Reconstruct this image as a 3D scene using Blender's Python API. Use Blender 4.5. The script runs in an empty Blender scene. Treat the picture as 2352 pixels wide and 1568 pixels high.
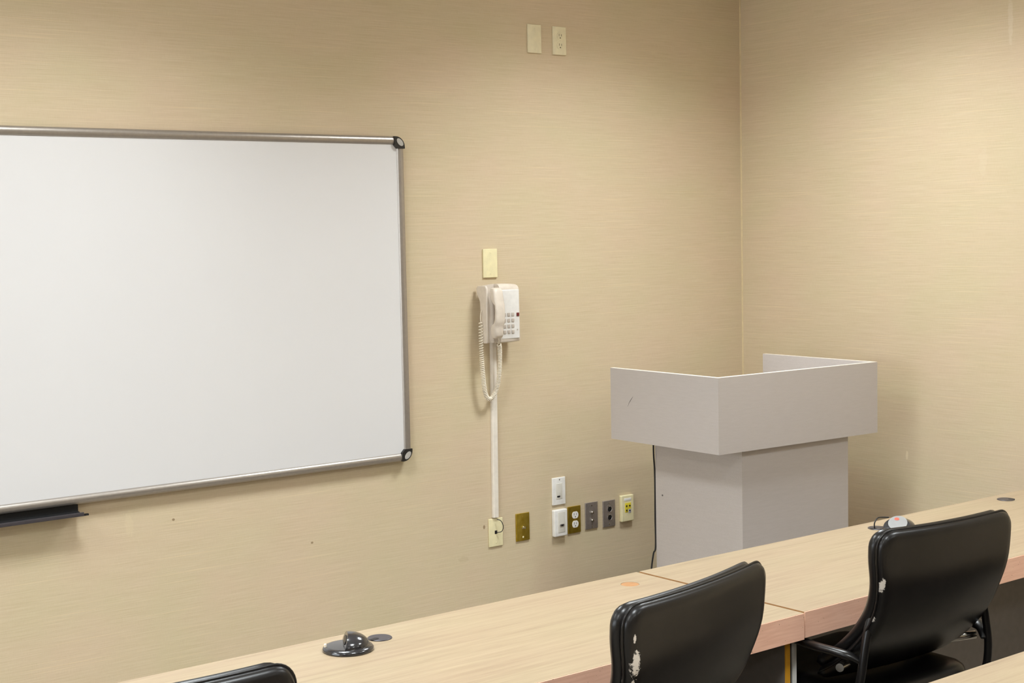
import bpy, bmesh, math, random
from mathutils import Vector, Matrix
S = bpy.context.scene
COL = S.collection
random.seed(4)
PI = math.pi

# ------------------------------------------------------------------ camera
cam_d = bpy.data.cameras.new('camera')
cam = bpy.data.objects.new('camera', cam_d); COL.objects.link(cam)
F = Vector((0.61418951, 0.78571698, -0.07362109))
R = Vector((0.78678068, -0.61690506, -0.02010751))
U = Vector((0.06121603, 0.04557383, 0.99708356))
M = Matrix((R, U, -F)).transposed().to_4x4()
M.translation = Vector((-5.05677, -4.736185, 1.702075))
cam.matrix_world = M
cam_d.sensor_width = 36.0
cam_d.lens = 3409.23 / 2352 * 36.0
cam_d.clip_start = 0.05
S.camera = cam

# ------------------------------------------------------------------ world, exposure
W = bpy.data.worlds.new('world'); S.world = W; W.use_nodes = True
W.node_tree.nodes['Background'].inputs[0].default_value = (0.9, 0.95, 1, 1)
W.node_tree.nodes['Background'].inputs[1].default_value = 0.02
S.view_settings.view_transform = 'Standard'
S.view_settings.look = 'None'
S.view_settings.gamma = 1
S.view_settings.use_curve_mapping = False
S.view_settings.exposure = 0.27

# ------------------------------------------------------------------ ceiling lights (area lamps sit in the fixtures below)
CEIL = 2.92
LAMP_W = 26.0
LAMP_COL = (0.89, 0.96, 1.0)
LAMP_SPREAD = 135
FIX = [(x, y) for y in (-1.22, -3.5, -5.9) for x in (-1.1, -3.3, -5.5)]
DIM = {-1.22: 1.0, -3.5: 0.9, -5.9: 0.8}

# cool fill added on the left, through a made-up window outside the frame
ADDED_WIN = (-3.3, -0.5, .95, 2.25)       # y0, y1, z0, z1
side_fill = bpy.data.lights.new('added_side_fill', 'AREA'); side_fill.shape = 'RECTANGLE'; side_fill.size = 1.3; side_fill.size_y = 2.7
side_fill.energy = 68; side_fill.color = (0.86, 0.93, 1.0)
so = bpy.data.objects.new('added_side_fill', side_fill); COL.objects.link(so)
so.location = (-7.66, -1.9, 1.6); so.rotation_euler = (0, math.radians(-90), 0)

# ------------------------------------------------------------------ helpers
def srgb(r, g, b):
    f = lambda c: (c/255/12.92) if c/255 <= 0.04045 else ((c/255+0.055)/1.055)**2.4
    return (f(r), f(g), f(b), 1)

class MT:
    """small node-material builder"""
    def __init__(s, name, col=(0.5, 0.5, 0.5, 1), rough=0.5, metal=0.0, spec=0.5, coat=0.0):
        s.m = bpy.data.materials.new(name); s.m.use_nodes = True
        s.n = s.m.node_tree.nodes; s.l = s.m.node_tree.links
        s.b = s.n['Principled BSDF']
        s.b.inputs['Base Color'].default_value = col
        s.b.inputs['Roughness'].default_value = rough
        s.b.inputs['Metallic'].default_value = metal
        s.b.inputs['Specular IOR Level'].default_value = spec
        s.b.inputs['Coat Weight'].default_value = coat
        s.col = None
        s._tc = None
    def tc(s):
        if not s._tc: s._tc = s.n.new('ShaderNodeTexCoord')
        return s._tc.outputs['Object']
    def noise(s, scale, sc=5.0, detail=3.0, rough=0.5):
        mp = s.n.new('ShaderNodeMapping'); mp.inputs['Scale'].default_value = scale
        s.l.new(s.tc(), mp.inputs[0])
        nz = s.n.new('ShaderNodeTexNoise'); nz.inputs['Scale'].default_value = sc
        nz.inputs['Detail'].default_value = detail; nz.inputs['Roughness'].default_value = rough
        s.l.new(mp.outputs[0], nz.inputs['Vector'])
        return nz.outputs[0]
    def ramp(s, src, stops):
        r = s.n.new('ShaderNodeValToRGB'); e = r.color_ramp.elements
        while len(e) < len(stops): e.new(0.5)
        for k, (p, c) in enumerate(stops):
            e[k].position = p; e[k].color = c if len(c) == 4 else (*c, 1)
        s.l.new(src, r.inputs[0]); return r.outputs[0]
    def mix(s, a, b, fac, mode='MIX'):
        x = s.n.new('ShaderNodeMix'); x.data_type = 'RGBA'; x.blend_type = mode
        for sock, v in ((x.inputs[6], a), (x.inputs[7], b), (x.inputs[0], fac)):
            if hasattr(v, 'is_linked'): s.l.new(v, sock)
            else: sock.default_value = v
        return x.outputs[2]
    def math(s, op, a, b=0.0, clamp=False):
        x = s.n.new('ShaderNodeMath'); x.operation = op; x.use_clamp = clamp
        for sock, v in ((x.inputs[0], a), (x.inputs[1], b)):
            if hasattr(v, 'is_linked'): s.l.new(v, sock)
            else: sock.default_value = v
        return x.outputs[0]
    def base(s, c): s.l.new(c, s.b.inputs['Base Color']); return s
    def bump(s, h, strength=0.2, dist=0.001):
        b = s.n.new('ShaderNodeBump'); b.inputs['Strength'].default_value = strength
        b.inputs['Distance'].default_value = dist
        s.l.new(h, b.inputs['Height']); s.l.new(b.outputs[0], s.b.inputs['Normal'])
    def blob(s, c, rad, nsc=60.0, amt=0.6, soft=0.15):
        """mask of a stain: an ellipsoid round c with a ragged edge"""
        mp = s.n.new('ShaderNodeVectorMath'); mp.operation = 'SUBTRACT'
        s.l.new(s.tc(), mp.inputs[0]); mp.inputs[1].default_value = c
        dv = s.n.new('ShaderNodeVectorMath'); dv.operation = 'DIVIDE'
        s.l.new(mp.outputs[0], dv.inputs[0]); dv.inputs[1].default_value = rad
        ln = s.n.new('ShaderNodeVectorMath'); ln.operation = 'LENGTH'
        s.l.new(dv.outputs[0], ln.inputs[0])
        nz = s.noise((1, 1, 1), nsc, 5.0, 0.7)
        d = s.math('ADD', ln.outputs['Value'], s.math('MULTIPLY', s.math('SUBTRACT', nz, 0.5), amt*4))
        mr = s.n.new('ShaderNodeMapRange'); s.l.new(d, mr.inputs[0])
        mr.inputs[1].default_value = 1.0; mr.inputs[2].default_value = 1.0 - soft*2
        mr.inputs[3].default_value = 0.0; mr.inputs[4].default_value = 1.0
        return mr.outputs[0]

def plain(name, col, rough=0.5, metal=0.0, spec=0.5, var=0.06, nsc=40, coat=0.0):
    t = MT(name, col, rough, metal, spec, coat)
    dark = tuple(c*(1-var) for c in col[:3]) + (1,)
    lite = tuple(min(1, c*(1+var)) for c in col[:3]) + (1,)
    t.base(t.ramp(t.noise((1, 1, 1), nsc, 4), [(0.3, dark), (0.7, lite)]))
    return t.m

# ---- wallpaper: horizontal woven grass cloth
def wall_mat(name, axis, stains):
    t = MT(name, rough=0.72, spec=0.35)
    k = (1.6, 1.6, 110.0)
    streak = t.noise(k, 3.0, 5, 0.65)
    fine = t.noise((6, 6, 420.0), 2.0, 3, 0.6)
    weave = t.noise((160, 160, 14.0), 3.0, 2, 0.5)
    blot = t.noise((1, 1, 1.6), 2.3, 3, 0.55)
    c = t.ramp(streak, [(0.28, srgb(187, 167, 136)), (0.5, srgb(206, 188, 160)), (0.72, srgb(219, 204, 180))])
    c = t.mix(c, t.ramp(fine, [(0.3, srgb(186, 164, 132)), (0.7, srgb(224, 207, 179))]), 0.35)
    c = t.mix(c, t.ramp(weave, [(0.3, srgb(192, 172, 140)), (0.7, srgb(218, 200, 171))]), 0.18)
    c = t.mix(c, t.ramp(blot, [(0.35, srgb(197, 192, 150)), (0.65, srgb(212, 188, 162))]), 0.25)
    thread = t.noise((0.9, 0.9, 150.0), 2.2, 2, 0.4)
    c = t.mix(c, srgb(228, 208, 172), t.math('MULTIPLY', t.ramp(thread, [(0.64, (0, 0, 0)), (0.70, (1, 1, 1))]), 0.45))
    for (cc, rad, col, amt, f) in stains:
        c = t.mix(c, col, t.math('MULTIPLY', t.blob(cc, rad, 30, amt), f))
    t.base(c)
    t.bump(t.math('ADD', streak, fine), 0.35, 0.0006)
    return t.m

M_wall_l = wall_mat('grasscloth_whiteboard_wall', 0, [
    ((-2.859, 0, 0.732), (0.006, 0.05, 0.005), srgb(130, 105, 75), 0.1, 0.8),
    ((-2.312, 0, 0.571), (0.006, 0.05, 0.005), srgb(135, 110, 80), 0.1, 0.8),
    ((-1.516, 0, 0.518), (0.006, 0.05, 0.009), srgb(140, 115, 85), 0.1, 0.8),
    ((-3.02, 0, 0.735), (0.018, 0.05, 0.05), srgb(222, 205, 170), 0.6, 0.25),
    ((-1.62, 0, 0.40), (0.03, 0.05, 0.012), srgb(170, 150, 115), 0.6, 0.2)])
M_wall_r = wall_mat('grasscloth_side_wall', 1, [
    ((0, -0.919, 0.743), (0.05, 0.006, 0.02), srgb(225, 210, 180), 0.5, 0.8),
    ((0, -1.40, 2.47), (0.05, 0.012, 0.10), srgb(226, 214, 196), 0.5, 0.35),
    ((0, -1.28, 1.94), (0.05, 0.02, 0.07), srgb(216, 202, 176), 0.6, 0.2)])
M_bead = plain('corner_bead', srgb(206, 186, 146), 0.6)
M_floor = plain('grey_carpet', srgb(150, 141, 128), 0.95, 0, 0.1, 0.35, 300)
M_ceil = plain('ceiling_tile_white', srgb(222, 220, 214), 0.9, 0, 0.2, 0.05, 120)

# ---- light wood laminate, grain along x
def wood_mat():
    t = MT('light_oak_laminate', rough=0.42, spec=0.4)
    g = t.noise((1.3, 26, 26), 2.2, 6, 0.62)
    g2 = t.noise((3.5, 120, 120), 2.0, 4, 0.6)
    bl = t.noise((0.9, 3, 3), 1.8, 3)
    c = t.ramp(g, [(0.28, srgb(136, 116, 92)), (0.46, srgb(160, 141, 115)), (0.70, srgb(176, 158, 131))])
    c = t.mix(c, t.ramp(g2, [(0.3, srgb(134, 114, 90)), (0.65, srgb(175, 157, 132))]), 0.35)
    c = t.mix(c, t.ramp(bl, [(0.35, srgb(166, 144, 120)), (0.65, srgb(166, 152, 122))]), 0.3)
    t.base(c); return t.m
M_wood = wood_mat()
def edge_mat():
    t = MT('pink_beige_edge_band', rough=0.45, spec=0.4)
    g = t.noise((4, 40, 60), 3, 4)
    c = t.ramp(g, [(0.3, srgb(224, 174, 148)), (0.7, srgb(236, 190, 164))])
    sp = t.noise((60, 60, 60), 3, 2)
    c = t.mix(c, srgb(120, 85, 60), t.ramp(sp, [(0.72, (0, 0, 0)), (0.76, (1, 1, 1))]))
    t.base(c); return t.m
M_edge = edge_mat()
M_seamedge = plain('raw_brown_end', srgb(170, 130, 85), 0.6)
M_plug = plain('amber_wood_plug', srgb(170, 124, 82), 0.5, 0, 0.4, 0.1)
M_yellow = plain('yellow_wood_edge', srgb(232, 168, 48), 0.45)
M_white_edge = plain('white_edge_band', srgb(214, 212, 205), 0.45)
M_greypanel = plain('grey_laminate_panel', srgb(120, 114, 110), 0.5)

# ---- lectern laminate
def lect_mat():
    t = MT('silver_grey_laminate', rough=0.40, spec=0.5)
    n = t.noise((1, 1, 1), 500, 2)
    c = t.ramp(n, [(0.3, srgb(186, 179, 176)), (0.7, srgb(200, 193, 190))])
    g = t.noise((3, 3, 30), 6, 3)
    c = t.mix(c, t.ramp(g, [(0.3, srgb(188, 181, 177)), (0.7, srgb(198, 191, 188))]), 0.4)
    t.base(c); return t.m
M_lect = lect_mat()
M_lectedge = plain('lit_edge_band', srgb(226, 218, 210), 0.4)  # paler tone paints the light caught on the lectern's top edges
M_mark = plain('dark_scuff', srgb(88, 84, 84), 0.6)
M_board = plain('white_enamel', srgb(218, 217, 218), 0.22, 0, 0.5, 0.008, 2)
M_alu = plain('brushed_aluminium', srgb(172, 165, 158), 0.36, 0.75, 0.5, 0.04, 80)
M_blackpl = plain('black_plastic', srgb(34, 32, 31), 0.35)
M_dark = plain('dark_tray', srgb(30, 30, 31), 0.4, 0, 0.4)
M_inset = plain('grey_inset', srgb(176, 172, 166), 0.5)
M_ivory = plain('ivory_plastic', srgb(232, 222, 180), 0.4)
M_ivory2 = plain('pale_ivory_plastic', srgb(228, 218, 186), 0.4)
M_ivoryyel = plain('yellowed_plastic', srgb(240, 226, 160), 0.4)
M_white = plain('white_plastic', srgb(238, 236, 232), 0.35)
M_white2 = plain('off_white_insert', srgb(222, 218, 208), 0.4)
M_black = plain('black_socket', srgb(18, 18, 20), 0.5)
M_slot = plain('socket_slot', srgb(95, 88, 60), 0.6)
def brass_mat():
    t = MT('aged_brass', rough=0.38, metal=0.85, spec=0.5)
    t.base(t.ramp(t.noise((1, 1, 1), 45, 4), [(0.3, srgb(176, 148, 44)), (0.7, srgb(200, 172, 74))])); return t.m
M_brass = brass_mat()
M_steel = plain('brushed_steel', srgb(178, 170, 166), 0.42, 0.8, 0.5, 0.08, 120)
M_chrome = plain('chrome', srgb(215, 212, 205), 0.16, 1.0, 0.5, 0.02)
M_yelin = plain('yellow_insert', srgb(226, 208, 60), 0.45)
M_purple = plain('blue_insert', srgb(180, 186, 214), 0.45)
M_phone = plain('warm_white_phone', srgb(214, 203, 190), 0.38)
M_phone2 = plain('phone_face', srgb(226, 224, 221), 0.3)
M_key = plain('grey_key', srgb(190, 180, 170), 0.5)
M_red = plain('dark_red_lens', srgb(105, 35, 35), 0.3)
M_cord = plain('cream_cord', srgb(232, 222, 204), 0.45)
M_conduit = plain('white_raceway', srgb(230, 222, 210), 0.4)
M_gloss = plain('glossy_black', srgb(36, 36, 40), 0.18, 0, 0.6, 0.05, 40, 0.5)
M_grom = plain('grommet_plastic', srgb(62, 58, 62), 0.4)
M_silver = plain('silver_face', srgb(146, 146, 145), 0.3, 0.5)
M_redlogo = plain('red_mark', srgb(216, 92, 70), 0.4)
M_rubber = plain('cable_rubber', srgb(28, 26, 26), 0.6)

def leather_mat(name, scuffs):
    t = MT(name, rough=0.31, spec=0.38)
    n = t.noise((1, 1, 1), 18, 4)
    c = t.ramp(n, [(0.3, srgb(16, 15, 15)), (0.7, srgb(23, 21, 21))])
    for (cc, rad, f, amt) in scuffs:
        c = t.mix(c, srgb(214, 206, 196), t.math('MULTIPLY', t.blob(cc, rad, 150, amt, 0.12), f))
    t.base(c)
    grain = t.noise((1, 1, 1), 420, 2)
    t.bump(grain, 0.12, 0.0004)
    return t.m

# ------------------------------------------------------------------ mesh helpers
def finish(bm, name, mat, parent=None, smooth=False, mats=None):
    bmesh.ops.recalc_face_normals(bm, faces=bm.faces)
    me = bpy.data.meshes.new(name); bm.to_mesh(me); bm.free()
    o = bpy.data.objects.new(name, me); COL.objects.link(o)
    for m in (mats or [mat]): me.materials.append(m)
    if smooth:
        for p in me.polygons: p.use_smooth = True
        if smooth != 'all':
            me.set_sharp_from_angle(angle=math.radians(38))
    if parent: o.parent = parent
    return o

def tag(o, label, cat, group=None):
    o['label'] = label; o['category'] = cat
    if group: o['group'] = group
    return o
def thing(name, label, cat, loc=(0, 0, 0), rotz=0, group=None):
    o = bpy.data.objects.new(name, None); COL.objects.link(o)
    o.empty_display_size = 0.05
    o.location = loc; o.rotation_euler = (0, 0, rotz)
    return tag(o, label, cat, group)
def struct(o): o['kind'] = 'structure'; return o

def add_box(bm, x0, x1, y0, y1, z0, z1, bev=0.0, seg=2):
    r = bmesh.ops.create_cube(bm, size=1.0)
    vs = r['verts']
    for v in vs:
        v.co = Vector((x0+(v.co.x+.5)*(x1-x0), y0+(v.co.y+.5)*(y1-y0), z0+(v.co.z+.5)*(z1-z0)))
    if bev > 0:
        es = list({e for v in vs for e in v.link_edges})
        bmesh.ops.bevel(bm, geom=es, offset=bev, segments=seg, affect='EDGES', profile=0.6)
    return bm
def box(name, mat, parent, *a, bev=0.0, seg=2):
    bm = bmesh.new(); add_box(bm, *a, bev=bev, seg=seg)
    return finish(bm, name, mat, parent, smooth=bev > 0)

def add_prism(bm, pts, ax, a, b):
    """polygon pts (2D) extruded along axis ax from a to b. ax 0: pts=(y,z); 1: (x,z); 2: (x,y)"""
    def P(p, t):
        return {0: (t, p[0], p[1]), 1: (p[0], t, p[1]), 2: (p[0], p[1], t)}[ax]
    A = [bm.verts.new(P(p, a)) for p in pts]; B = [bm.verts.new(P(p, b)) for p in pts]
    n = len(pts)
    for i in range(n): bm.faces.new((A[i], A[(i+1) % n], B[(i+1) % n], B[i]))
    bm.faces.new(A); bm.faces.new(B[::-1])
    return bm
def rrect(cx, cy, w, h, r, n=5):
    out = []
    for (sx, sy, a0) in ((1, 1, 0), (-1, 1, 90), (-1, -1, 180), (1, -1, 270)):
        for k in range(n+1):
            a = math.radians(a0 + 90*k/n)
            out.append((cx+sx*(w/2-r)+r*math.cos(a), cy+sy*(h/2-r)+r*math.sin(a)))
    return out
def ellipse(cx, cy, a, b, n=24, rot=0.0):
    return [(cx+a*math.cos(t)*math.cos(rot)-b*math.sin(t)*math.sin(rot), cy+a*math.cos(t)*math.sin(rot)+b*math.sin(t)*math.cos(rot))
            for t in [2*PI*k/n for k in range(n)]]

def smooth_path(pts, n=8):
    pts = [Vector(p) for p in pts]; out = []
    for i in range(len(pts)-1):
        p0 = pts[max(i-1, 0)]; p1 = pts[i]; p2 = pts[i+1]; p3 = pts[min(i+2, len(pts)-1)]
        for k in range(n):
            t = k/n
            out.append(0.5*((2*p1)+(-p0+p2)*t+(2*p0-5*p1+4*p2-p3)*t*t+(-p0+3*p1-3*p2+p3)*t**3))
    out.append(pts[-1]); return out
def add_tube(bm, pts, r, seg=10, sx=1.0, closed=False, up=None):
    """tube along pts; r number or list; sx widens across (flat tubes)"""
    pts = [Vector(p) for p in pts]; n = len(pts)
    rr = r if isinstance(r, (list, tuple)) else [r]*n
    rings = []; nrm = None
    for i, p in enumerate(pts):
        if closed: d = pts[(i+1) % n]-pts[i-1]
        else: d = pts[min(i+1, n-1)]-pts[max(i-1, 0)]
        d.normalize()
        if nrm is None:
            u = Vector(up) if up else (Vector((0, 0, 1)) if abs(d.z) < .9 else Vector((1, 0, 0)))
            nrm = (u-d*u.dot(d)).normalized()
        else:
            if up: u = Vector(up); nrm2 = u-d*u.dot(d); nrm = nrm2.normalized() if nrm2.length > 1e-4 else nrm
            else: nrm = (nrm-d*nrm.dot(d)).normalized()
        b = d.cross(nrm)
        rings.append([bm.verts.new(p+nrm*math.cos(2*PI*k/seg)*rr[i]+b*math.sin(2*PI*k/seg)*rr[i]*sx) for k in range(seg)])
    m = n if closed else n-1
    for i in range(m):
        A, B = rings[i], rings[(i+1) % n]
        for k in range(seg): bm.faces.new((A[k], A[(k+1) % seg], B[(k+1) % seg], B[k]))
    if not closed: bm.faces.new(rings[0][::-1]); bm.faces.new(rings[-1])
    return bm
def add_lathe(bm, prof, c=(0, 0, 0), seg=40, axis=2):
    """prof: (r, h) list, revolved about an axis through c"""
    c = Vector(c); rings = []
    def P(r, h, a):
        x, y = r*math.cos(a), r*math.sin(a)
        return c+{2: Vector((x, y, h)), 1: Vector((x, h, y)), 0: Vector((h, x, y))}[axis]
    for r, h in prof:
        if r < 1e-6: rings.append([bm.verts.new(P(0, h, 0))])
        else: rings.append([bm.verts.new(P(r, h, 2*PI*k/seg)) for k in range(seg)])
    for A, B in zip(rings, rings[1:]):
        for k in range(seg):
            k2 = (k+1) % seg
            if len(A) == 1 and len(B) == 1: continue
            if len(A) == 1: bm.faces.new((A[0], B[k], B[k2]))
            elif len(B) == 1: bm.faces.new((A[k], A[k2], B[0]))
            else: bm.faces.new((A[k], A[k2], B[k2], B[k]))
    if len(rings[0]) > 1: bm.faces.new(rings[0][::-1])
    if len(rings[-1]) > 1: bm.faces.new(rings[-1])
    return bm
def add_loft(bm, secs, n=28, power=3.0):
    """secs: (centre Vector, axisA Vector, axisB Vector) superellipse sections"""
    rings = []
    for c, a, b in secs:
        ring = []
        for k in range(n):
            t = 2*PI*k/n; ct, st = math.cos(t), math.sin(t)
            ring.append(bm.verts.new(Vector(c)+Vector(a)*math.copysign(abs(ct)**(2/power), ct)+Vector(b)*math.copysign(abs(st)**(2/power), st)))
        rings.append(ring)
    for A, B in zip(rings, rings[1:]):
        for k in range(n): bm.faces.new((A[k], A[(k+1) % n], B[(k+1) % n], B[k]))
    bm.faces.new(rings[0][::-1]); bm.faces.new(rings[-1])
    return bm
def add_pillow(bm, a, b, Rc, re, h, fn, nu=26, nv=30, bot=None):
    """cushion slab with rounded outline and edges; fn(u,v,w)->Vector bends it"""
    def samples(n, L):
        out = []
        for i in range(n+1):
            t = -1+2*i/n
            out.append(L*(0.45*t+0.55*math.sin(t*PI/2)) if abs(t) < 1 else L*t)
        return out
    us, vs = samples(nu, a), samples(nv, b)
    hb = h if bot is None else bot
    T = {}; B = {}
    for i, u in enumerate(us):
        for j, v in enumerate(vs):
            cu = max(-(a-Rc), min(a-Rc, u)); cv = max(-(b-Rc), min(b-Rc, v))
            du, dv = u-cu, v-cv; L = math.hypot(du, dv)
            if L > 1e-9:
                k = max(abs(du), abs(dv))/L; du *= k; dv *= k
            e = Rc-math.hypot(du, dv); q = 1-min(max(e, 0)/re, 1)
            w = math.sqrt(max(0, 1-q**2.3))
            uu, vv = cu+du, cv+dv
            edge = i in (0, nu) or j in (0, nv)
            T[i, j] = bm.verts.new(fn(uu, vv, 0 if edge else w*h))
            B[i, j] = T[i, j] if edge else bm.verts.new(fn(uu, vv, -w*hb))
    for i in range(nu):
        for j in range(nv):
            bm.faces.new((T[i, j], T[i+1, j], T[i+1, j+1], T[i, j+1]))
            bm.faces.new((B[i, j], B[i, j+1], B[i+1, j+1], B[i+1, j]))
    return bm

# ------------------------------------------------------------------ room shell
XL, YB = -7.6, -8.4
struct(box('floor', M_floor, None, XL-.1, .1, YB-.1, .1, -0.1, 0))
def ceiling():
    bm = bmesh.new()
    xs = sorted({XL-.1, .1} | {x+s*0.305 for x, y in FIX for s in (-1, 1)})
    ys = sorted({YB-.1, .1} | {y+s*0.305 for x, y in FIX for s in (-1, 1)})
    hole = lambda cx, cy: any(abs(cx-x) < .3 and abs(cy-y) < .3 for x, y in FIX)
    for i in range(len(xs)-1):
        for j in range(len(ys)-1):
            if not hole((xs[i]+xs[i+1])/2, (ys[j]+ys[j+1])/2):
                add_box(bm, xs[i], xs[i+1], ys[j], ys[j+1], CEIL, CEIL+.04)
    bmesh.ops.remove_doubles(bm, verts=bm.verts, dist=1e-4)
    return struct(finish(bm, 'ceiling', M_ceil))
ceiling()
struct(box('wall_front', M_wall_l, None, XL-.1, .1, 0, .1, 0, CEIL+.3))
struct(box('wall_right', M_wall_r, None, 0, .1, YB, 0, 0, CEIL+.3))
bm = bmesh.new()
for a in ((YB, ADDED_WIN[0], 0, CEIL+.3), (ADDED_WIN[1], 0, 0, CEIL+.3), (ADDED_WIN[0], ADDED_WIN[1], 0, ADDED_WIN[2]), (ADDED_WIN[0], ADDED_WIN[1], ADDED_WIN[3], CEIL+.3)):
    add_box(bm, XL-.1, XL, *a)
struct(finish(bm, 'wall_left', M_wall_r))
bm = bmesh.new()
for a in ((ADDED_WIN[0], ADDED_WIN[0]+.04, ADDED_WIN[2], ADDED_WIN[3]), (ADDED_WIN[1]-.04, ADDED_WIN[1], ADDED_WIN[2], ADDED_WIN[3]), (ADDED_WIN[0]+.04, ADDED_WIN[1]-.04, ADDED_WIN[2], ADDED_WIN[2]+.04), (ADDED_WIN[0]+.04, ADDED_WIN[1]-.04, ADDED_WIN[3]-.04, ADDED_WIN[3]), (-1.915, -1.885, ADDED_WIN[2]+.04, ADDED_WIN[3]-.04)):
    add_box(bm, XL-.05, XL-.01, *a)
struct(finish(bm, 'added_window_1', plain('added_window_frame', srgb(230, 230, 228), .4)))  # made-up window, added as the opening for the cool left fill
struct(box('wall_back', M_wall_l, None, XL-.1, .1, YB-.1, YB, 0, CEIL+.3))
bm = bmesh.new(); add_prism(bm, [(-.0055, .001), (.001, .001), (.001, -.0055), (-.002, -.004), (-.004, -.002)], 2, 0, CEIL)
struct(finish(bm, 'trim_1', M_bead))
for nm, a in (('baseboard_front', (XL, -.012, -.012, 0, 0, .1)), ('baseboard_right', (-.012, 0, YB, -.012, 0, .1))):
    struct(box(nm, M_blackpl, None, *a, bev=.003))

# ------------------------------------------------------------------ ceiling fixtures
M_troffer = plain('white_enamel_housing', srgb(235, 235, 230), 0.4)
M_glow = MT('lit_diffuser'); M_glow.b.inputs['Emission Color'].default_value = (1, .96, .9, 1)
M_glow.b.inputs['Emission Strength'].default_value = 6.0; M_glow = M_glow.m
for k, (x, y) in enumerate(FIX):
    t = thing('ceiling_light', 'recessed white fluorescent troffer in the ceiling', 'light', (x, y, CEIL), 0, 'fluorescent troffers in the ceiling')
    bm = bmesh.new()
    for a in ((-.305, -.285, -.305, .305), (.285, .305, -.305, .305), (-.285, .285, -.305, -.285), (-.285, .285, .285, .305)):
        add_box(bm, *a, -.004, .10)
    add_box(bm, -.305, .305, -.305, .305, .10, .12)
    finish(bm, 'housing', M_troffer, t)
    box('diffuser', M_glow, t, -.284, .284, -.284, .284, .055, .062)
    ld = bpy.data.lights.new('troffer_lamp', 'AREA'); ld.shape = 'RECTANGLE'; ld.size = .55; ld.size_y = .55
    ld.energy = LAMP_W*DIM[y]; ld.color = LAMP_COL; ld.spread = math.radians(LAMP_SPREAD)
    lo = bpy.data.objects.new('troffer_lamp', ld); COL.objects.link(lo); lo.parent = t; lo.location = (0, 0, .05)

# ------------------------------------------------------------------ whiteboard
def whiteboard():
    xr, xl, zt, zb = -1.8715, -4.31, 2.0700, 0.8345
    t = thing('whiteboard', 'large white dry-erase board in an aluminium frame, left of the telephone', 'whiteboard', (xr-.009, -.012, zb))
    Wd, Hd = xr-xl, zt-zb
    box('writing_surface', M_board, t, -Wd+.012, -.012, -.0145, -.002, .012, Hd-.012)
    for a_ in (.12, 1.2, 2.3):
        for b_ in (.05, Hd-.11): box('wall_bracket', M_alu, t, -a_-.03, -a_+.03, -.004, .012, b_, b_+.06)
    w = .031
    # rounded aluminium profile: (distance from outer edge, out from wall)
    prof = [(0, .009), (0, .013)] + [(w*(.5-.5*math.cos(a)), .012+.012*math.sin(a)) for a in [PI*k/10 for k in range(1, 10)]] + [(w, .0135), (w, .009)]
    c = .036
    bm = bmesh.new(); add_prism(bm, [(-o, Hd-d) for d, o in prof], 0, -Wd+c, -c); finish(bm, 'top_rail', M_alu, t, True)
    bm = bmesh.new(); add_prism(bm, [(-o, d) for d, o in prof], 0, -Wd+c, -c); finish(bm, 'bottom_rail', M_alu, t, True)
    bm = bmesh.new(); add_prism(bm, [(-d, -o) for d, o in prof], 2, c, Hd-c); finish(bm, 'side_rail', M_alu, t, True)
    bm = bmesh.new(); add_prism(bm, [(-Wd+d, -o) for d, o in prof], 2, c, Hd-c); finish(bm, 'side_rail', M_alu, t, True)
    for cx, cz, sx, sz in ((0, Hd, -1, -1), (0, 0, -1, 1), (-Wd, Hd, 1, -1), (-Wd, 0, 1, 1)):
        pts = [(cx+sx*.040, cz), ]
        r = .040
        arc = [(cx+sx*(r-r*math.cos(a)), cz+sz*(r-r*math.sin(a))) for a in [PI/2*(1-k/8) for k in range(9)]]
        pts = arc + [(cx, cz+sz*.046), (cx+sx*.033, cz+sz*.046), (cx+sx*.046, cz+sz*.033), (cx+sx*.046, cz)]
        pts = [pts[i] for i in range(len(pts)) if i == 0 or (Vector(pts[i])-Vector(pts[i-1])).length > 1e-5]
        bm = bmesh.new(); add_prism(bm, pts, 1, -.009, -.027)
        cap = finish(bm, 'corner_cap', M_blackpl, t)
        bm = bmesh.new(); add_prism(bm, ellipse(cx+sx*.022, cz+sz*.022, .0175, .0100, 24, PI/4 if sx*sz < 0 else -PI/4), 1, -.026, -.0285)
        finish(bm, 'oval_inset', M_inset, cap)
    # marker tray
    t2 = thing('marker_tray', 'black pen tray hung under the lower left edge of the whiteboard', 'tray', (-3.205, 0, .835))
    L = -1.0
    bm = bmesh.new()
    add_prism(bm, [(0, 0), (-.020, -.002), (-.020, -.024), (-.062, -.030), (-.066, -.022), (-.070, -.022), (-.070, -.034), (-.018, -.031), (0, -.031)], 0, L, 0)
    finish(bm, 'tray_channel', M_dark, t2, True)
    box('front_lip', M_grom, t2, L, 0, -.072, -.066, -.034, -.021, bev=.002)
    box('end_tab', M_dark, t2, 0, .017, -.069, -.058, -.034, -.028, bev=.001)
whiteboard()

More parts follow.
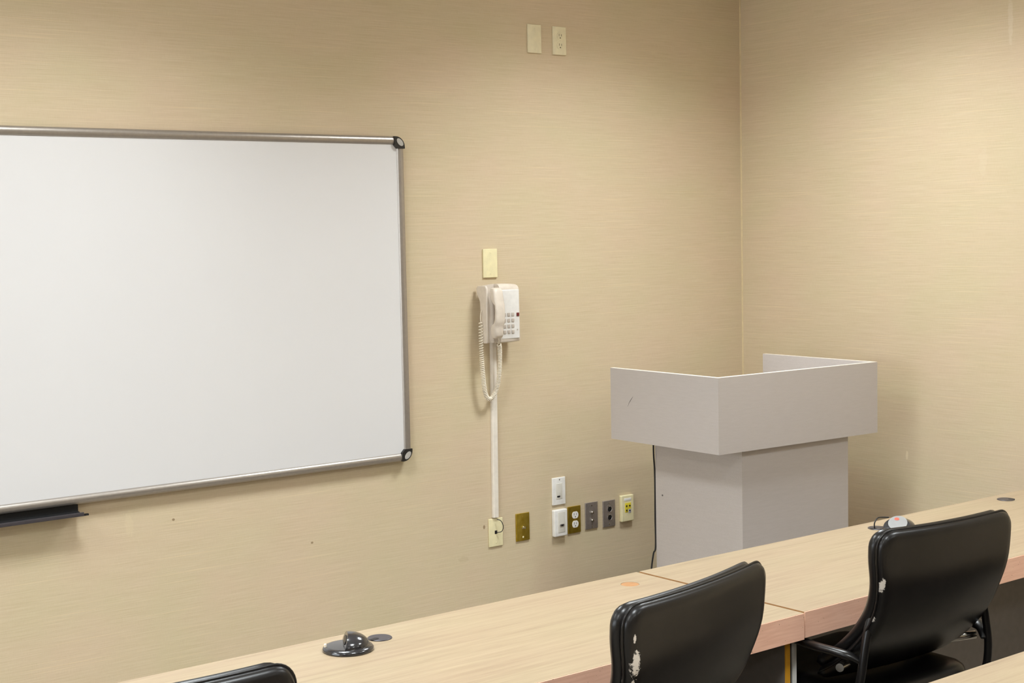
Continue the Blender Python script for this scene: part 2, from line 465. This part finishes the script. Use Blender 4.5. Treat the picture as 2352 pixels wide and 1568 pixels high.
# ------------------------------------------------------------------ wall plates
PW, PH = .070, .1145
def plate(name, label, x, z, mat, d=.006, cat='wall plate', bev=.0022, w=PW, h=PH, group=None):
    t = thing(name, label, cat, (x, 0, z), 0, group)
    box('face_plate', mat, t, -w/2, w/2, -d, 0, -h/2, h/2, bev=bev, seg=3)
    return t
def screw(t, x, z, d, mat, r=.0032):
    bm = bmesh.new(); add_lathe(bm, [(r, 0), (r, -.0006), (r*.6, -.0013), (0, -.0015)], (x, -d+.0002, z), 14, 1)
    o = finish(bm, 'screw', mat, t, True)
    return o
def outlet_face(t, x, z, d, mat, slot):
    """one receptacle: round face with flat top and bottom, two slots and a ground hole"""
    pts = [(x+.0172*math.cos(a), z+max(-.0145, min(.0145, .0172*math.sin(a)))) for a in [2*PI*k/36 for k in range(36)]]
    bm = bmesh.new(); add_prism(bm, pts, 1, -d+.0004, -d-.0016)
    f = finish(bm, 'receptacle', mat, t)
    bm = bmesh.new()
    add_box(bm, x-.0074, x-.0054, -d-.0019, -d-.0010, z-.001, z+.0085)
    add_box(bm, x+.0054, x+.0076, -d-.0019, -d-.0010, z-.001, z+.0075)
    add_lathe(bm, [(.0028, -.0019), (.0028, -.001)], (x, -d, z-.0078), 12, 1)
    finish(bm, 'slots', slot, f)
    return f
Z0 = .737
t = plate('blank_plate', 'blank ivory wall plate high up, left of the ivory outlet near the ceiling', -1.2122, Z0+1.7439, M_ivory2, .008)
for s in (-1, 1): screw(t, 0, s*.042, .008, M_ivory2)
t = plate('wall_outlet', 'ivory double power outlet high on the wall near the ceiling', -1.0803, Z0+1.7434, M_ivory2, .008, 'outlet')
for s in (-1, 1): outlet_face(t, .002, s*.0195, .008, M_ivory2, M_slot)
screw(t, .002, 0, .008, M_ivory2)
t = plate('blank_plate', 'blank yellowish ivory wall plate just above the telephone', -1.4617, Z0+.8415, M_ivory, .008)
for s in (-1, 1): screw(t, 0, s*.042, .008, M_ivory)
# ivory jack below the raceway
t = plate('phone_jack', 'ivory telephone jack plate at the foot of the white raceway, short cable plugged in', -1.4606, Z0-.2473, M_ivory, .006, 'jack')
box('socket', M_black, t, -.007, .005, -.0075, -.004, -.006, .008, bev=.001)
screw(t, 0, -.042, .006, M_ivory)
bm = bmesh.new(); add_tube(bm, smooth_path([(-.002, -.016, .055), (.012, -.024, .048), (.020, -.028, .025), (.016, -.022, .004), (0, -.008, 0)], 8), .0016, 8)
finish(bm, 'short_cable', M_rubber, t, True)
# brass coax plate
t = plate('coax_plate', 'dark brass wall plate with one knob, right of the ivory telephone jack', -1.3211, Z0-.2443, M_brass, .006)
bm = bmesh.new(); add_lathe(bm, [(.0065, 0), (.0065, -.003), (.0045, -.0035), (.0045, -.012), (.002, -.013), (0, -.013)], (.001, -.006, -.002), 18, 1)
finish(bm, 'connector', M_chrome, t, True)
screw(t, 0, .042, .006, M_brass); screw(t, .0, -.042, .006, M_ivory, .0042)
# white decora plate with HDMI
t = plate('data_plate', 'white wall plate with small black port, above the row of plates', -1.126, Z0-.1198, M_white, .007)
ins = box('insert', M_white2, t, -.0165, .0165, -.0085, -.006, -.033, .033, bev=.001)
box('port', M_black, ins, -.012, .004, -.0092, -.008, -.026, -.019, bev=.0008)
screw(t, .003, .048, .007, M_steel)
# white lower, thick (box)
t = plate('video_plate', 'thick white wall plate with blue-grey video port, left of brass outlet', -1.128, Z0-.2525, M_white, .020, 'wall plate', .004, .070, .112)
ins = box('insert', M_white2, t, -.0175, .0205, -.0215, -.018, -.040, .046, bev=.001)
bm = bmesh.new(); add_prism(bm, rrect(.002, -.009, .022, .009, .003), 1, -.021, -.0245); finish(bm, 'port', M_steel, ins)
bm = bmesh.new(); add_prism(bm, rrect(.002, -.009, .012, .005, .002), 1, -.024, -.0252); finish(bm, 'port_opening', M_black, ins)
# brass duplex
t = plate('brass_outlet', 'double power outlet with white sockets on a brass plate', -1.0429, Z0-.2517, M_brass, .006, 'outlet')
for s in (-1, 1): outlet_face(t, .003, s*.0195, .006, M_white, M_slot)
screw(t, .003, 0, .006, M_brass)
# steel plate with two coax
t = plate('audio_plate', 'brushed steel wall plate with two small round connectors, right of the brass outlet', -.9467, Z0-.2473, M_steel, .006)
for z in (.014, -.020):
    bm = bmesh.new(); add_lathe(bm, [(.0062, 0), (.0062, -.003), (.0042, -.0035), (.0042, -.011), (.0015, -.012), (0, -.012)], (.001, -.006, z), 18, 1)
    finish(bm, 'connector', M_chrome, t, True)
screw(t, .001, .043, .006, M_chrome); screw(t, .001, -.048, .006, M_chrome)
# steel plate with XLR
t = plate('microphone_plate', 'steel wall plate with two black microphone sockets, left of ivory plate', -.8466, Z0-.2522, M_steel, .006)
for z in (.019, -.017):
    bm = bmesh.new(); add_lathe(bm, [(.0145, 0), (.0145, -.002), (.012, -.003), (.011, -.001), (0, -.001)], (.002, -.0055, z), 26, 1)
    f = finish(bm, 'socket_ring', M_steel, t, True)
    bm = bmesh.new(); add_lathe(bm, [(.0108, 0), (.0108, -.0012), (0, -.0014)], (.002, -.0062, z), 24, 1)
    finish(bm, 'socket_face', M_black, f)
    bm = bmesh.new(); add_box(bm, -.012, -.005, -.0096, -.006, z+.009, z+.016, bev=.001); finish(bm, 'release_tab', M_chrome, f)
screw(t, .0, .045, .006, M_chrome); screw(t, 0, -.045, .006, M_chrome)
# ivory / yellow speaker plate
t = plate('speaker_plate', 'thick ivory wall plate with yellow insert and four holes, rightmost of the row of plates', -.7486, Z0-.2404, M_ivory, .018, 'wall plate', .004)
ins = box('yellow_insert', M_yelin, t, -.017, .018, -.0192, -.017, -.017, .024, bev=.001)
box('pale_label', M_white, t, -.022, .020, -.0188, -.017, .033, .045, bev=.0008)
box('blue_corner', M_purple, ins, .002, .017, -.0198, -.018, -.020, -.004, bev=.0008)
for x, z in ((-.009, .011), (.009, .011), (-.009, -.008), (.009, -.010)):
    bm = bmesh.new(); add_lathe(bm, [(.0036, 0), (.0036, -.002), (.002, -.003), (0, -.003)], (x, -.0192, z), 14, 1)
    finish(bm, 'terminal', M_black, ins, True)

# ------------------------------------------------------------------ raceway
t = thing('cable_raceway', 'narrow white cable raceway running down the wall below the telephone', 'cable cover', (-1.4575, 0, .552))
bm = bmesh.new()
pr = [(-.0135, 0), (-.0135, -.010), (-.010, -.0145), (.010, -.0145), (.0135, -.010), (.0135, 0)]
lo_ = [bm.verts.new((x-.005, y, 0)) for x, y in pr]; hi_ = [bm.verts.new((x+.003, y, .775)) for x, y in pr]
for i in range(6): bm.faces.new((lo_[i], lo_[(i+1) % 6], hi_[(i+1) % 6], hi_[i]))
bm.faces.new(lo_); bm.faces.new(hi_[::-1])
finish(bm, 'raceway_channel', M_conduit, t)

# ------------------------------------------------------------------ telephone
def phone():
    t = thing('wall_telephone', 'off-white wall telephone with corded handset on its left side', 'telephone', (-1.455, 0, 1.265))
    # wedge behind
    bm = bmesh.new(); add_box(bm, -.052, .070, -.030, 0, .03, .19, bev=.004); finish(bm, 'wall_mount', M_phone, t, True)
    # body: back at y -.028, face at y -.072, top rounded over
    bm = bmesh.new()
    x0, x1 = -.075, .086
    prof = [(-.030, .004), (-.062, .000), (-.070, .004), (-.073, .012), (-.070, .205), (-.066, .216), (-.058, .2235), (-.046, .227), (-.030, .222)]
    rings = []
    for u in (0, .1, .2, .3, .355, .375, .45, .55, .65, .75, .85, .94, 1.0):
        x = x0+(x1-x0)*u; floor_y = -.040 if u < .36 else -.2
        bulge = 1-(2*u-1)**2
        ring = []
        for (y, z) in prof:
            zz = z + (.006*bulge if z > .15 else (-.003*bulge if z < .02 else 0))
            ring.append(bm.verts.new((x, max(y-.004*bulge, floor_y), zz)))
        rings.append(ring)
    for A, B in zip(rings, rings[1:]):
        for k in range(len(prof)): bm.faces.new((A[k], A[(k+1) % len(prof)], B[(k+1) % len(prof)], B[k]))
    bm.faces.new(rings[0]); bm.faces.new(rings[-1][::-1])
    body = finish(bm, 'body', M_phone, t, True)
    # deep cradle side rail on the left
    bm = bmesh.new()
    add_loft(bm, [(Vector((-.0775, y_, z)), Vector((.0065, 0, 0)), Vector((0, w, 0))) for z, y_, w in ((.000, -.056, .016), (.006, -.057, .019), (.11, -.056, .021), (.165, -.054, .023), (.195, -.045, .032), (.214, -.043, .034), (.226, -.043, .026))], 20, 5)
    finish(bm, 'side_rail', M_phone, t, True)
    # white face plate
    bm = bmesh.new(); add_box(bm, -.012, .080, -.0785, -.070, .012, .208, bev=.004, seg=3)
    face = finish(bm, 'face_panel', M_phone2, t, True)
    face['label'] = 'bright white front panel'
    for r in range(4):
        for c in range(3):
            cx = .000+.0205*c+.004; cz = .040+.0230*r
            box('key', M_key, face, cx-.0065, cx+.0065, -.0812, -.078, cz-.0068, cz+.0068, bev=.0015)
    box('message_lamp', M_red, face, .0645, .0770, -.0815, -.078, .101, .115, bev=.001)
    bm = bmesh.new(); add_lathe(bm, [(.003, 0), (.003, -.001), (0, -.0012)], (.068, -.0785, .047), 12, 1); finish(bm, 'microphone_hole', M_key, face)
    # handset: ear piece on top, slim grip, mouth piece below
    secs = []
    for z, yc, hy, hx in ((.018, -.090, .006, .012), (.022, -.091, .014, .020), (.032, -.092, .019, .0235), (.055, -.092, .0205, .0245), (.070, -.096, .018, .0245),
                          (.078, -.107, .0110, .024), (.095, -.112, .0082, .023), (.125, -.114, .0076, .0225), (.150, -.112, .0082, .023),
                          (.160, -.105, .0120, .024), (.168, -.098, .018, .0245), (.185, -.093, .0205, .0245), (.205, -.091, .019, .0235), (.215, -.089, .014, .020), (.219, -.088, .006, .012)):
        secs.append((Vector((-.0475, yc-.003, z)), Vector((hx*.98, 0, 0)), Vector((0, hy, 0))))
    bm = bmesh.new(); add_loft(bm, secs, 28, 3.6)
    hs = finish(bm, 'handset', M_phone, t, True)
    # coiled cord
    path = smooth_path([(-.018, -.066, -.006), (-.010, -.060, -.020), (-.004, -.052, -.060), (-.003, -.046, -.120), (-.012, -.040, -.185), (-.042, -.036, -.226), (-.070, -.040, -.203),
                        (-.085, -.044, -.110), (-.090, -.046, -.010), (-.091, -.046, .060), (-.089, -.046, .082)], 60)
    L = [0]
    for a, b in zip(path, path[1:]): L.append(L[-1]+(b-a).length)
    tot = L[-1]; rc = .0078
    pts = []; j = 0; s = 0; ang = 0; nrm = None
    while s < tot:
        while j < len(L)-2 and L[j+1] < s: j += 1
        f = (s-L[j])/max(L[j+1]-L[j], 1e-9); p = path[j].lerp(path[j+1], f); d = (path[j+1]-path[j]).normalized()
        nrm = Vector((0, 1, 0)); nrm = (nrm-d*nrm.dot(d)).normalized()
        b = d.cross(nrm); q = s/tot
        pitch = .0062+.0065*max(0, (q-.60)/.40)
        pts.append(p+(nrm*math.cos(ang)+b*math.sin(ang))*rc); s += pitch/12; ang += 2*PI/12
    bm = bmesh.new(); add_tube(bm, pts, .0021, 6)
    cord = finish(bm, 'coiled_cord', M_cord, t, 'all')
    bm = bmesh.new(); add_tube(bm, smooth_path([(-.040, -.092, .024), (-.028, -.080, .006), (-.018, -.066, -.006)], 6), .0021, 8)
    finish(bm, 'cord_end', M_cord, cord, True)
    bm = bmesh.new(); add_tube(bm, smooth_path([(-.089, -.046, .080), (-.091, -.046, .10), (-.087, -.046, .124), (-.081, -.046, .130)], 6), .0021, 8)
    finish(bm, 'cord_end', M_cord, cord, True)
phone()

# ------------------------------------------------------------------ lectern
def lectern():
    th = -.0338
    t = thing('lectern', 'silver-grey laminate lectern with a wide three-sided top box, in the room corner', 'lectern', (-1.158, -.962, 0), th)
    W_, D_ = .874, .610; zt, zb = 1.157, .8735; k = .019
    def panel(name, *a):
        return box(name, M_lect, t, *a)
    def mitred(name, pts, z0, z1):
        bm = bmesh.new(); add_prism(bm, pts, 2, z0, z1); return finish(bm, name, M_lect, t)
    def band(par, pts):
        bm = bmesh.new(); add_prism(bm, pts, 2, zt-.0010, zt); finish(bm, 'edge_band', M_lectedge, par)  # thin strip that paints the lit top edge
    pf = [(0, 0), (W_, 0), (W_-k, k), (k, k)]
    pl = [(0, 0), (k, k), (k, D_), (0, D_)]
    pr = [(W_, 0), (W_, D_), (W_-k, D_), (W_-k, k)]
    p = mitred('front_panel', pf, zb, zt-.001); band(p, pf)
    p = mitred('side_panel', pl, zb, zt-.001); band(p, pl)
    bm = bmesh.new(); add_tube(bm, [(-.0001, .475, 1.052), (-.0001, .490, 1.036), (-.0001, .500, 1.024), (-.0001, .507, 1.010)], [.0004, .0012, .0007, .0003], 6)
    finish(bm, 'scratch_mark', M_mark, p)
    p = mitred('side_panel', pr, zb, zt-.001); band(p, pr)
    panel('desk_surface', k, W_-k, k, D_-.01, zb+.02, zb+.045)
    panel('underside_panel', k, W_-k, k, D_-.01, zb+.001, zb+.019)
    px0, px1, py0, py1 = .147, .733, .030, .515
    mitred('pedestal_front', [(px0, py0), (px1, py0), (px1-k, py0+k), (px0+k, py0+k)], 0, zb)
    q = mitred('pedestal_side', [(px0, py0), (px0+k, py0+k), (px0+k, py1), (px0, py1)], 0, zb)
    bm = bmesh.new(); add_lathe(bm, [(.004, 0), (.004, -.0006), (0, -.0007)], (px0, .475, .645), 12, 0); finish(bm, 'dark_spot', M_mark, q)
    mitred('pedestal_side', [(px1, py0), (px1, py1), (px1-k, py1), (px1-k, py0+k)], 0, zb)
    panel('pedestal_shelf', px0+k, px1-k, py0+k, py1-.01, .42, .44)
    t2 = thing('power_cable', 'thin black cable hanging down the rear left edge of the lectern pedestal', 'cable', t.matrix_basis @ Vector((0, 0, 0)), 0)
    t2.location = (-1.158, -.962, 0); t2.rotation_euler = (0, 0, th)
    bm = bmesh.new()
    add_tube(bm, smooth_path([(px0-.004, py1+.006, .8722), (px0-.005, py1+.004, .80), (px0-.001, py1+.004, .745), (px0+.000, py1+.004, .66), (px0-.001, py1+.004, .55),
              (px0-.001, py1+.004, .43), (px0-.012, py1+.006, .40), (px0-.02, py1+.012, .30), (px0-.01, py1+.02, .05), (px0-.03, py1+.05, .004)], 8), .0034, 8)
    finish(bm, 'cable', M_rubber, t2, True)
lectern()

# ------------------------------------------------------------------ tables
YF, YK, TH = -2.297, -1.687, .067
def table(label, x0, x1, yf, yk, holes, left_edge, right_edge, rot=0.0):
    t = thing('training_table', label, 'table', (x1, yf, 0), rot, 'light wood training tables in rows')
    w = x1-x0; d = yk-yf; zt = .737
    # tabletop with round grommet holes cut through
    bm = bmesh.new()
    add_box(bm, -w, 0, .0015, d, zt-TH, zt)
    top = finish(bm, 'tabletop', None, t, mats=[M_wood, M_seamedge])
    for p in top.data.polygons:
        if abs(p.normal.x) > .9: p.material_index = 1
    for hx, hy in holes:
        bmc = bmesh.new(); add_lathe(bmc, [(.0255, zt-TH-.02), (.0255, zt+.02)], (hx-x1, hy-yf, 0), 40)
        c = finish(bmc, 'cutter', M_wood)
        c.parent = t
        md = top.modifiers.new('hole', 'BOOLEAN'); md.object = c; md.solver = 'EXACT'
        bpy.context.view_layer.update()
        dg = bpy.context.evaluated_depsgraph_get()
        me = bpy.data.meshes.new_from_object(top.evaluated_get(dg))
        top.modifiers.clear(); top.data = me
        bpy.data.objects.remove(c)
    box('edge_band', M_edge, t, -w, 0, -.0015, .0015, zt-TH, zt-.0004, bev=.0006, seg=1)['label'] = 'pinkish beige front edge'
    for xx, em, nm in ((-w, left_edge, 'leg'), (-.0165, right_edge, 'leg')):
        x = xx+(.002 if xx < -.1 else -.004)
        lg = box('leg', M_greypanel, t, x, x+.0165, .046, d-.06, 0, zt-TH)
        e = box('leg_edge_band', em, lg, x, x+.0165, .043, .046, 0, zt-TH)
        if em is M_yellow: e['label'] = 'yellow wood edge'
    box('modesty_panel', M_greypanel, t, -w+.02, -.022, d-.20, d-.182, .12, zt-TH)
    return t
def grommet(label, x, y, ang=0.0):
    t = thing('cable_grommet', label, 'grommet', (x, y, .737), ang, 'round grommets in the table tops')
    bm = bmesh.new(); add_lathe(bm, [(.0245, -.014), (.0245, 0), (.030, 0), (.030, .0014), (.0285, .0026), (0, .0026)], (0, 0, 0), 40)
    finish(bm, 'cap', M_grom, t, True)
    bm = bmesh.new(); add_prism(bm, rrect(-.019, 0, .022, .013, .005), 2, .0022, .0032); finish(bm, 'cable_notch', M_black, t)
    return t
xs = -2.2385
table('light wood training table at left, in front of the whiteboard, with a wooden plug', xs-.0055-2.2, xs-.0055, YF-.004, YK, [(-3.163, -1.775), (-2.355, -1.781)], M_white_edge, M_yellow)
table('light wood training table at right, in front of the lectern', xs+.0055, -.05, YF+.004, YK, [(-1.272, -1.765), (-.557, -1.757)], M_white_edge, M_yellow)
table('nearest light wood training table, only its far corner shows at lower right', -3.30, -1.05, -3.462, -2.852, [], M_white_edge, M_yellow)
t = thing('hole_plug', 'orange-brown round wooden plug set in the left table top', 'plug', (-2.355, -1.781, .737))
bm = bmesh.new(); add_lathe(bm, [(.0250, -.012), (.0250, -.0012), (.0244, -.0003), (0, -.0003)], (0, 0, 0), 40); finish(bm, 'plug_disc', M_plug, t, True)
grommet('black cable grommet beside the black dome on the left table', -3.163, -1.775, .3)
grommet('black cable grommet with a cable in it, beside the silver-faced device', -1.272, -1.765, 0)
grommet('black cable grommet alone near the far right end of the table', -.557, -1.757, 2.2)

# ------------------------------------------------------------------ table-top devices
def dome(label, x, y, ang, cable):
    t = thing('tabletop_microphone', label, 'device', (x, y, .737), ang, 'domed devices on the tables')
    bm = bmesh.new()
    add_lathe(bm, [(.058, 0), (.060, .002), (.060, .006), (.057, .010), (.050, .012), (.046, .0125)], (0, 0, 0), 48)
    finish(bm, 'base', M_gloss, t, True)
    # dome sliced by a slanted plane facing -x
    bm = bmesh.new()
    prof = [(.050, .011)] + [(.050*math.cos(a), .011+.031*math.sin(a)) for a in [PI/2*k/14 for k in range(1, 14)]] + [(0, .042)]
    add_lathe(bm, prof, (0, 0, 0), 56)
    tilt = math.radians(38 if cable else 18)
    nrm = Vector((-math.cos(tilt), 0, math.sin(tilt)))
    pt = Vector((-.012, 0, .030)) if cable else Vector((-.006, 0, .026))
    g = bm.verts[:]+bm.edges[:]+bm.faces[:]
    r = bmesh.ops.bisect_plane(bm, geom=g, dist=1e-6, plane_co=pt, plane_no=nrm, clear_outer=True)
    ed = [e for e in r['geom_cut'] if isinstance(e, bmesh.types.BMEdge)]
    bmesh.ops.contextual_create(bm, geom=ed)
    body = finish(bm, 'dome', M_gloss, t, True)
    # recessed round face on the cut
    bx = Vector((math.sin(tilt), 0, math.cos(tilt))); by = Vector((0, 1, 0))
    def disc(name, r, off0, off1, mat, cu=0, cv=0, par=body, sc=1.0):
        bm = bmesh.new()
        A = [bm.verts.new(pt+bx*(cu+r*sc*math.cos(a))+by*(cv+r*math.sin(a))+nrm*off0) for a in [2*PI*k/36 for k in range(36)]]
        B = [bm.verts.new(pt+bx*(cu+r*sc*math.cos(a))+by*(cv+r*math.sin(a))+nrm*off1) for a in [2*PI*k/36 for k in range(36)]]
        for i in range(36): bm.faces.new((A[i], A[(i+1) % 36], B[(i+1) % 36], B[i]))
        bm.faces.new(A); bm.faces.new(B[::-1])
        return finish(bm, name, mat, par)
    f = disc('face_disc', .031 if cable else .022, -.001, .0015, M_silver if cable else M_blackpl, -.003 if cable else -.002, 0, body, .80 if cable else .5)
    if cable:
        f['label'] = 'silver round face with a red mark'
        disc('red_mark', .008, .001, .0022, M_redlogo, .010, .006, f, .6)
    else:
        box('end_clip', M_cord, t, -.056, -.050, -.004, .004, .009, .018, bev=.002)
    return t
dome('glossy black dome-shaped device on the left table, open side facing left', -3.273, -1.81, math.radians(-28), False)
d2 = dome('black dome-shaped device with silver face and red mark on the right table', -1.255, -1.838, math.radians(16), True)
t = thing('device_cable', 'short black cable looping from the silver-faced device into the grommet', 'cable', (-1.272, -1.765, .737))
bm = bmesh.new()
add_tube(bm, smooth_path([(-.018, -.004, .001), (-.020, -.004, .016), (-.012, -.002, .026), (.008, .004, .032), (.030, .004, .031), (.048, -.008, .030)], 8), .0022, 8)
finish(bm, 'cable', M_rubber, t, True)

# ------------------------------------------------------------------ office chairs
def chair(label, cx, cy, ztop, rot, scuffs, hw):
    """origin on the floor below the middle of the back; +y is forward"""
    t = thing('office_chair', label, 'chair', (cx, cy, 0), rot, 'black leather office chairs')
    lm = leather_mat('black_leather', []); ls = leather_mat('worn_black_leather', scuffs)
    dz = ztop-.95
    ctrl = [(-.004, .95), (0.0, .88), (.003, .82), (.018, .765), (.044, .71), (.092, .65), (.160, .592), (.235, .548)]
    path = smooth_path([(0, y, z+dz) for y, z in ctrl], 10)
    Ls = [0]
    for a, b in zip(path, path[1:]): Ls.append(Ls[-1]+(b-a).length)
    tot = Ls[-1]
    def bend(off, width_k):
        def fn(u, v, w):
            s = (0.5-v/(tot))*tot; s = min(max(s, 0), tot-1e-6)
            j = 0
            while j < len(Ls)-2 and Ls[j+1] < s: j += 1
            f = (s-Ls[j])/(Ls[j+1]-Ls[j]); p = path[j].lerp(path[j+1], f); d = (path[j+1]-path[j]).normalized()
            n = Vector((0, d.z, -d.y))        # points back or forward
            if n.y < 0: n = -n
            q = min(1, max(0, (s-.06)/.16)); k = 1-.085*q*q*(3-2*q)
            xx = u*k*width_k
            curve = .016*(u/hw)**2             # wraps forward at the sides
            saddle = -.003*(1-(u/hw)**2)*max(0, 1-s/.12)
            return Vector((xx, p.y+curve, p.z+saddle))+n*(w+off)
        return fn
    bm = bmesh.new(); add_pillow(bm, hw, tot/2, .045, .026, .016, bend(-.014, 1.0), 28, 36)
    bs = finish(bm, 'back_shell', ls, t, 'all')
    bm = bmesh.new(); add_pillow(bm, hw*.985, tot/2-.004, .045, .028, .017, bend(.015, 1.0), 28, 36)
    finish(bm, 'back_cushion', lm, t, 'all')
    # piping along both pads
    def piping(off, a, b, Rc, par):
        f = bend(off, 1.0); o = []
        for (u, v) in rrect(0, 0, 2*a, 2*b, Rc, 8):
            o.append((u, v))
        pts = []
        for i in range(len(o)):
            p, q = o[i], o[(i+1) % len(o)]
            m = max(1, int(math.hypot(q[0]-p[0], q[1]-p[1])/.03))
            for k2 in range(m):
                pts.append(f(p[0]+(q[0]-p[0])*k2/m, p[1]+(q[1]-p[1])*k2/m, 0))
        bm = bmesh.new(); add_tube(bm, pts, .0026, 6, closed=True)
        finish(bm, 'piping', lm, par, 'all')
    piping(-.013, hw+.0005, tot/2-.0005, .045, bs)
    # seat
    zs = .475+dz
    def seatf(u, v, w):
        return Vector((u*(1-.04*v/.25), .34+v, zs+w-.02*max(0, (v-.12)/.13)**2*1.0+.012*(u/.25)**2))
    bm = bmesh.new(); add_pillow(bm, .235, .245, .07, .045, .045, seatf, 24, 24, .05)
    finish(bm, 'seat', lm, t, 'all')
    # arms: padded loop with chrome fixings
    for s in (-1, 1):
        xa = s*.252
        loop = [(s*.215, .060, .600+dz), (s*.235, .085, .622+dz), (s*.248, .13, .628+dz), (xa, .20, .632+dz), (s*.244, .285, .640+dz), (s*.238, .325, .618+dz),
                (s*.236, .33, .56+dz), (s*.234, .30, .49+dz), (s*.218, .28, .440+dz)]
        loop = [(x, y, min(z, .652)) for x, y, z in loop]
        bm = bmesh.new(); pth = smooth_path(loop, 8)
        add_tube(bm, pth, [.0115*min(1, .35+.06*i_, .35+.06*(len(pth)-1-i_)) for i_ in range(len(pth))], 12, 1.7)
        ar = finish(bm, 'armrest', lm, t, 'all')
        sup = [(s*.190, .060, .735+dz), (s*.208, .058, .705+dz), (s*.222, .058, .65+dz), (s*.234, .060, .58+dz), (s*.240, .075, .51+dz), (s*.232, .11, .462+dz), (s*.215, .14, .445+dz)]
        bm = bmesh.new(); add_tube(bm, smooth_path(sup, 8), .0095, 12, 1.2)
        finish(bm, 'arm_support', lm, t, 'all')
        bm = bmesh.new(); add_tube(bm, [(s*.180, .150, .585+dz), (s*.250, .115, .592+dz)], .0105, 14)
        finish(bm, 'arm_bracket', M_chrome, ar, True)
    # mechanism, column, five star base
    box('mechanism', M_blackpl, t, -.07, .07, .22, .42, .375+dz, .425+dz, bev=.01)
    bm = bmesh.new(); add_lathe(bm, [(.026, .10), (.026, .26), (.016, .26), (.016, .38+dz)], (0, .32, 0), 24); finish(bm, 'gas_column', M_blackpl, t, True)
    bm = bmesh.new()
    for k in range(5):
        a = 2*PI*k/5+.3
        add_tube(bm, [(0, .32, .115), (.16*math.cos(a), .32+.16*math.sin(a), .10), (.29*math.cos(a), .32+.29*math.sin(a), .075)], [.028, .020, .014], 10)
    base = finish(bm, 'star_base', M_blackpl, t, True)
    for k in range(5):
        a = 2*PI*k/5+.3; c = Vector((.29*math.cos(a), .32+.29*math.sin(a), .031))
        bm = bmesh.new()
        for s in (-1, 1):
            add_lathe(bm, [(0, -.009), (.025, -.009), (.030, -.005), (.030, .005), (.025, .009), (0, .009)], c+Vector((s*.014, 0, 0)), 20, 0)
        add_tube(bm, [c+Vector((0, 0, .0)), c+Vector((0, 0, .05))], .006, 8)
        finish(bm, 'caster', M_blackpl, base, True)
    return t
# local coordinates of the worn patches on the back shells (x across, y forward, z up)
chair('black leather office chair at the table seam, white worn patch on its left rear edge', -2.922, -2.605, .984, math.radians(12),
      [((-.238, -.02, .868), (.009, .05, .028), 1.0, .7), ((-.244, -.02, .918), (.0035, .04, .008), .9, .6), ((-.238, -.02, .829), (.0035, .04, .008), .9, .6)], .261)
chair('black leather office chair at the right table, in front of the silver-faced device', -1.987, -2.535, .974, math.radians(-5),
      [((-.226, .0, .842), (.0045, .05, .018), .95, .7), ((-.221, .03, .748), (.005, .05, .007), .8, .9)], .240)
chair('black leather office chair at the left table, only its top shows at the bottom edge', -4.095, -2.585, 1.005, math.radians(-5), [], .235)
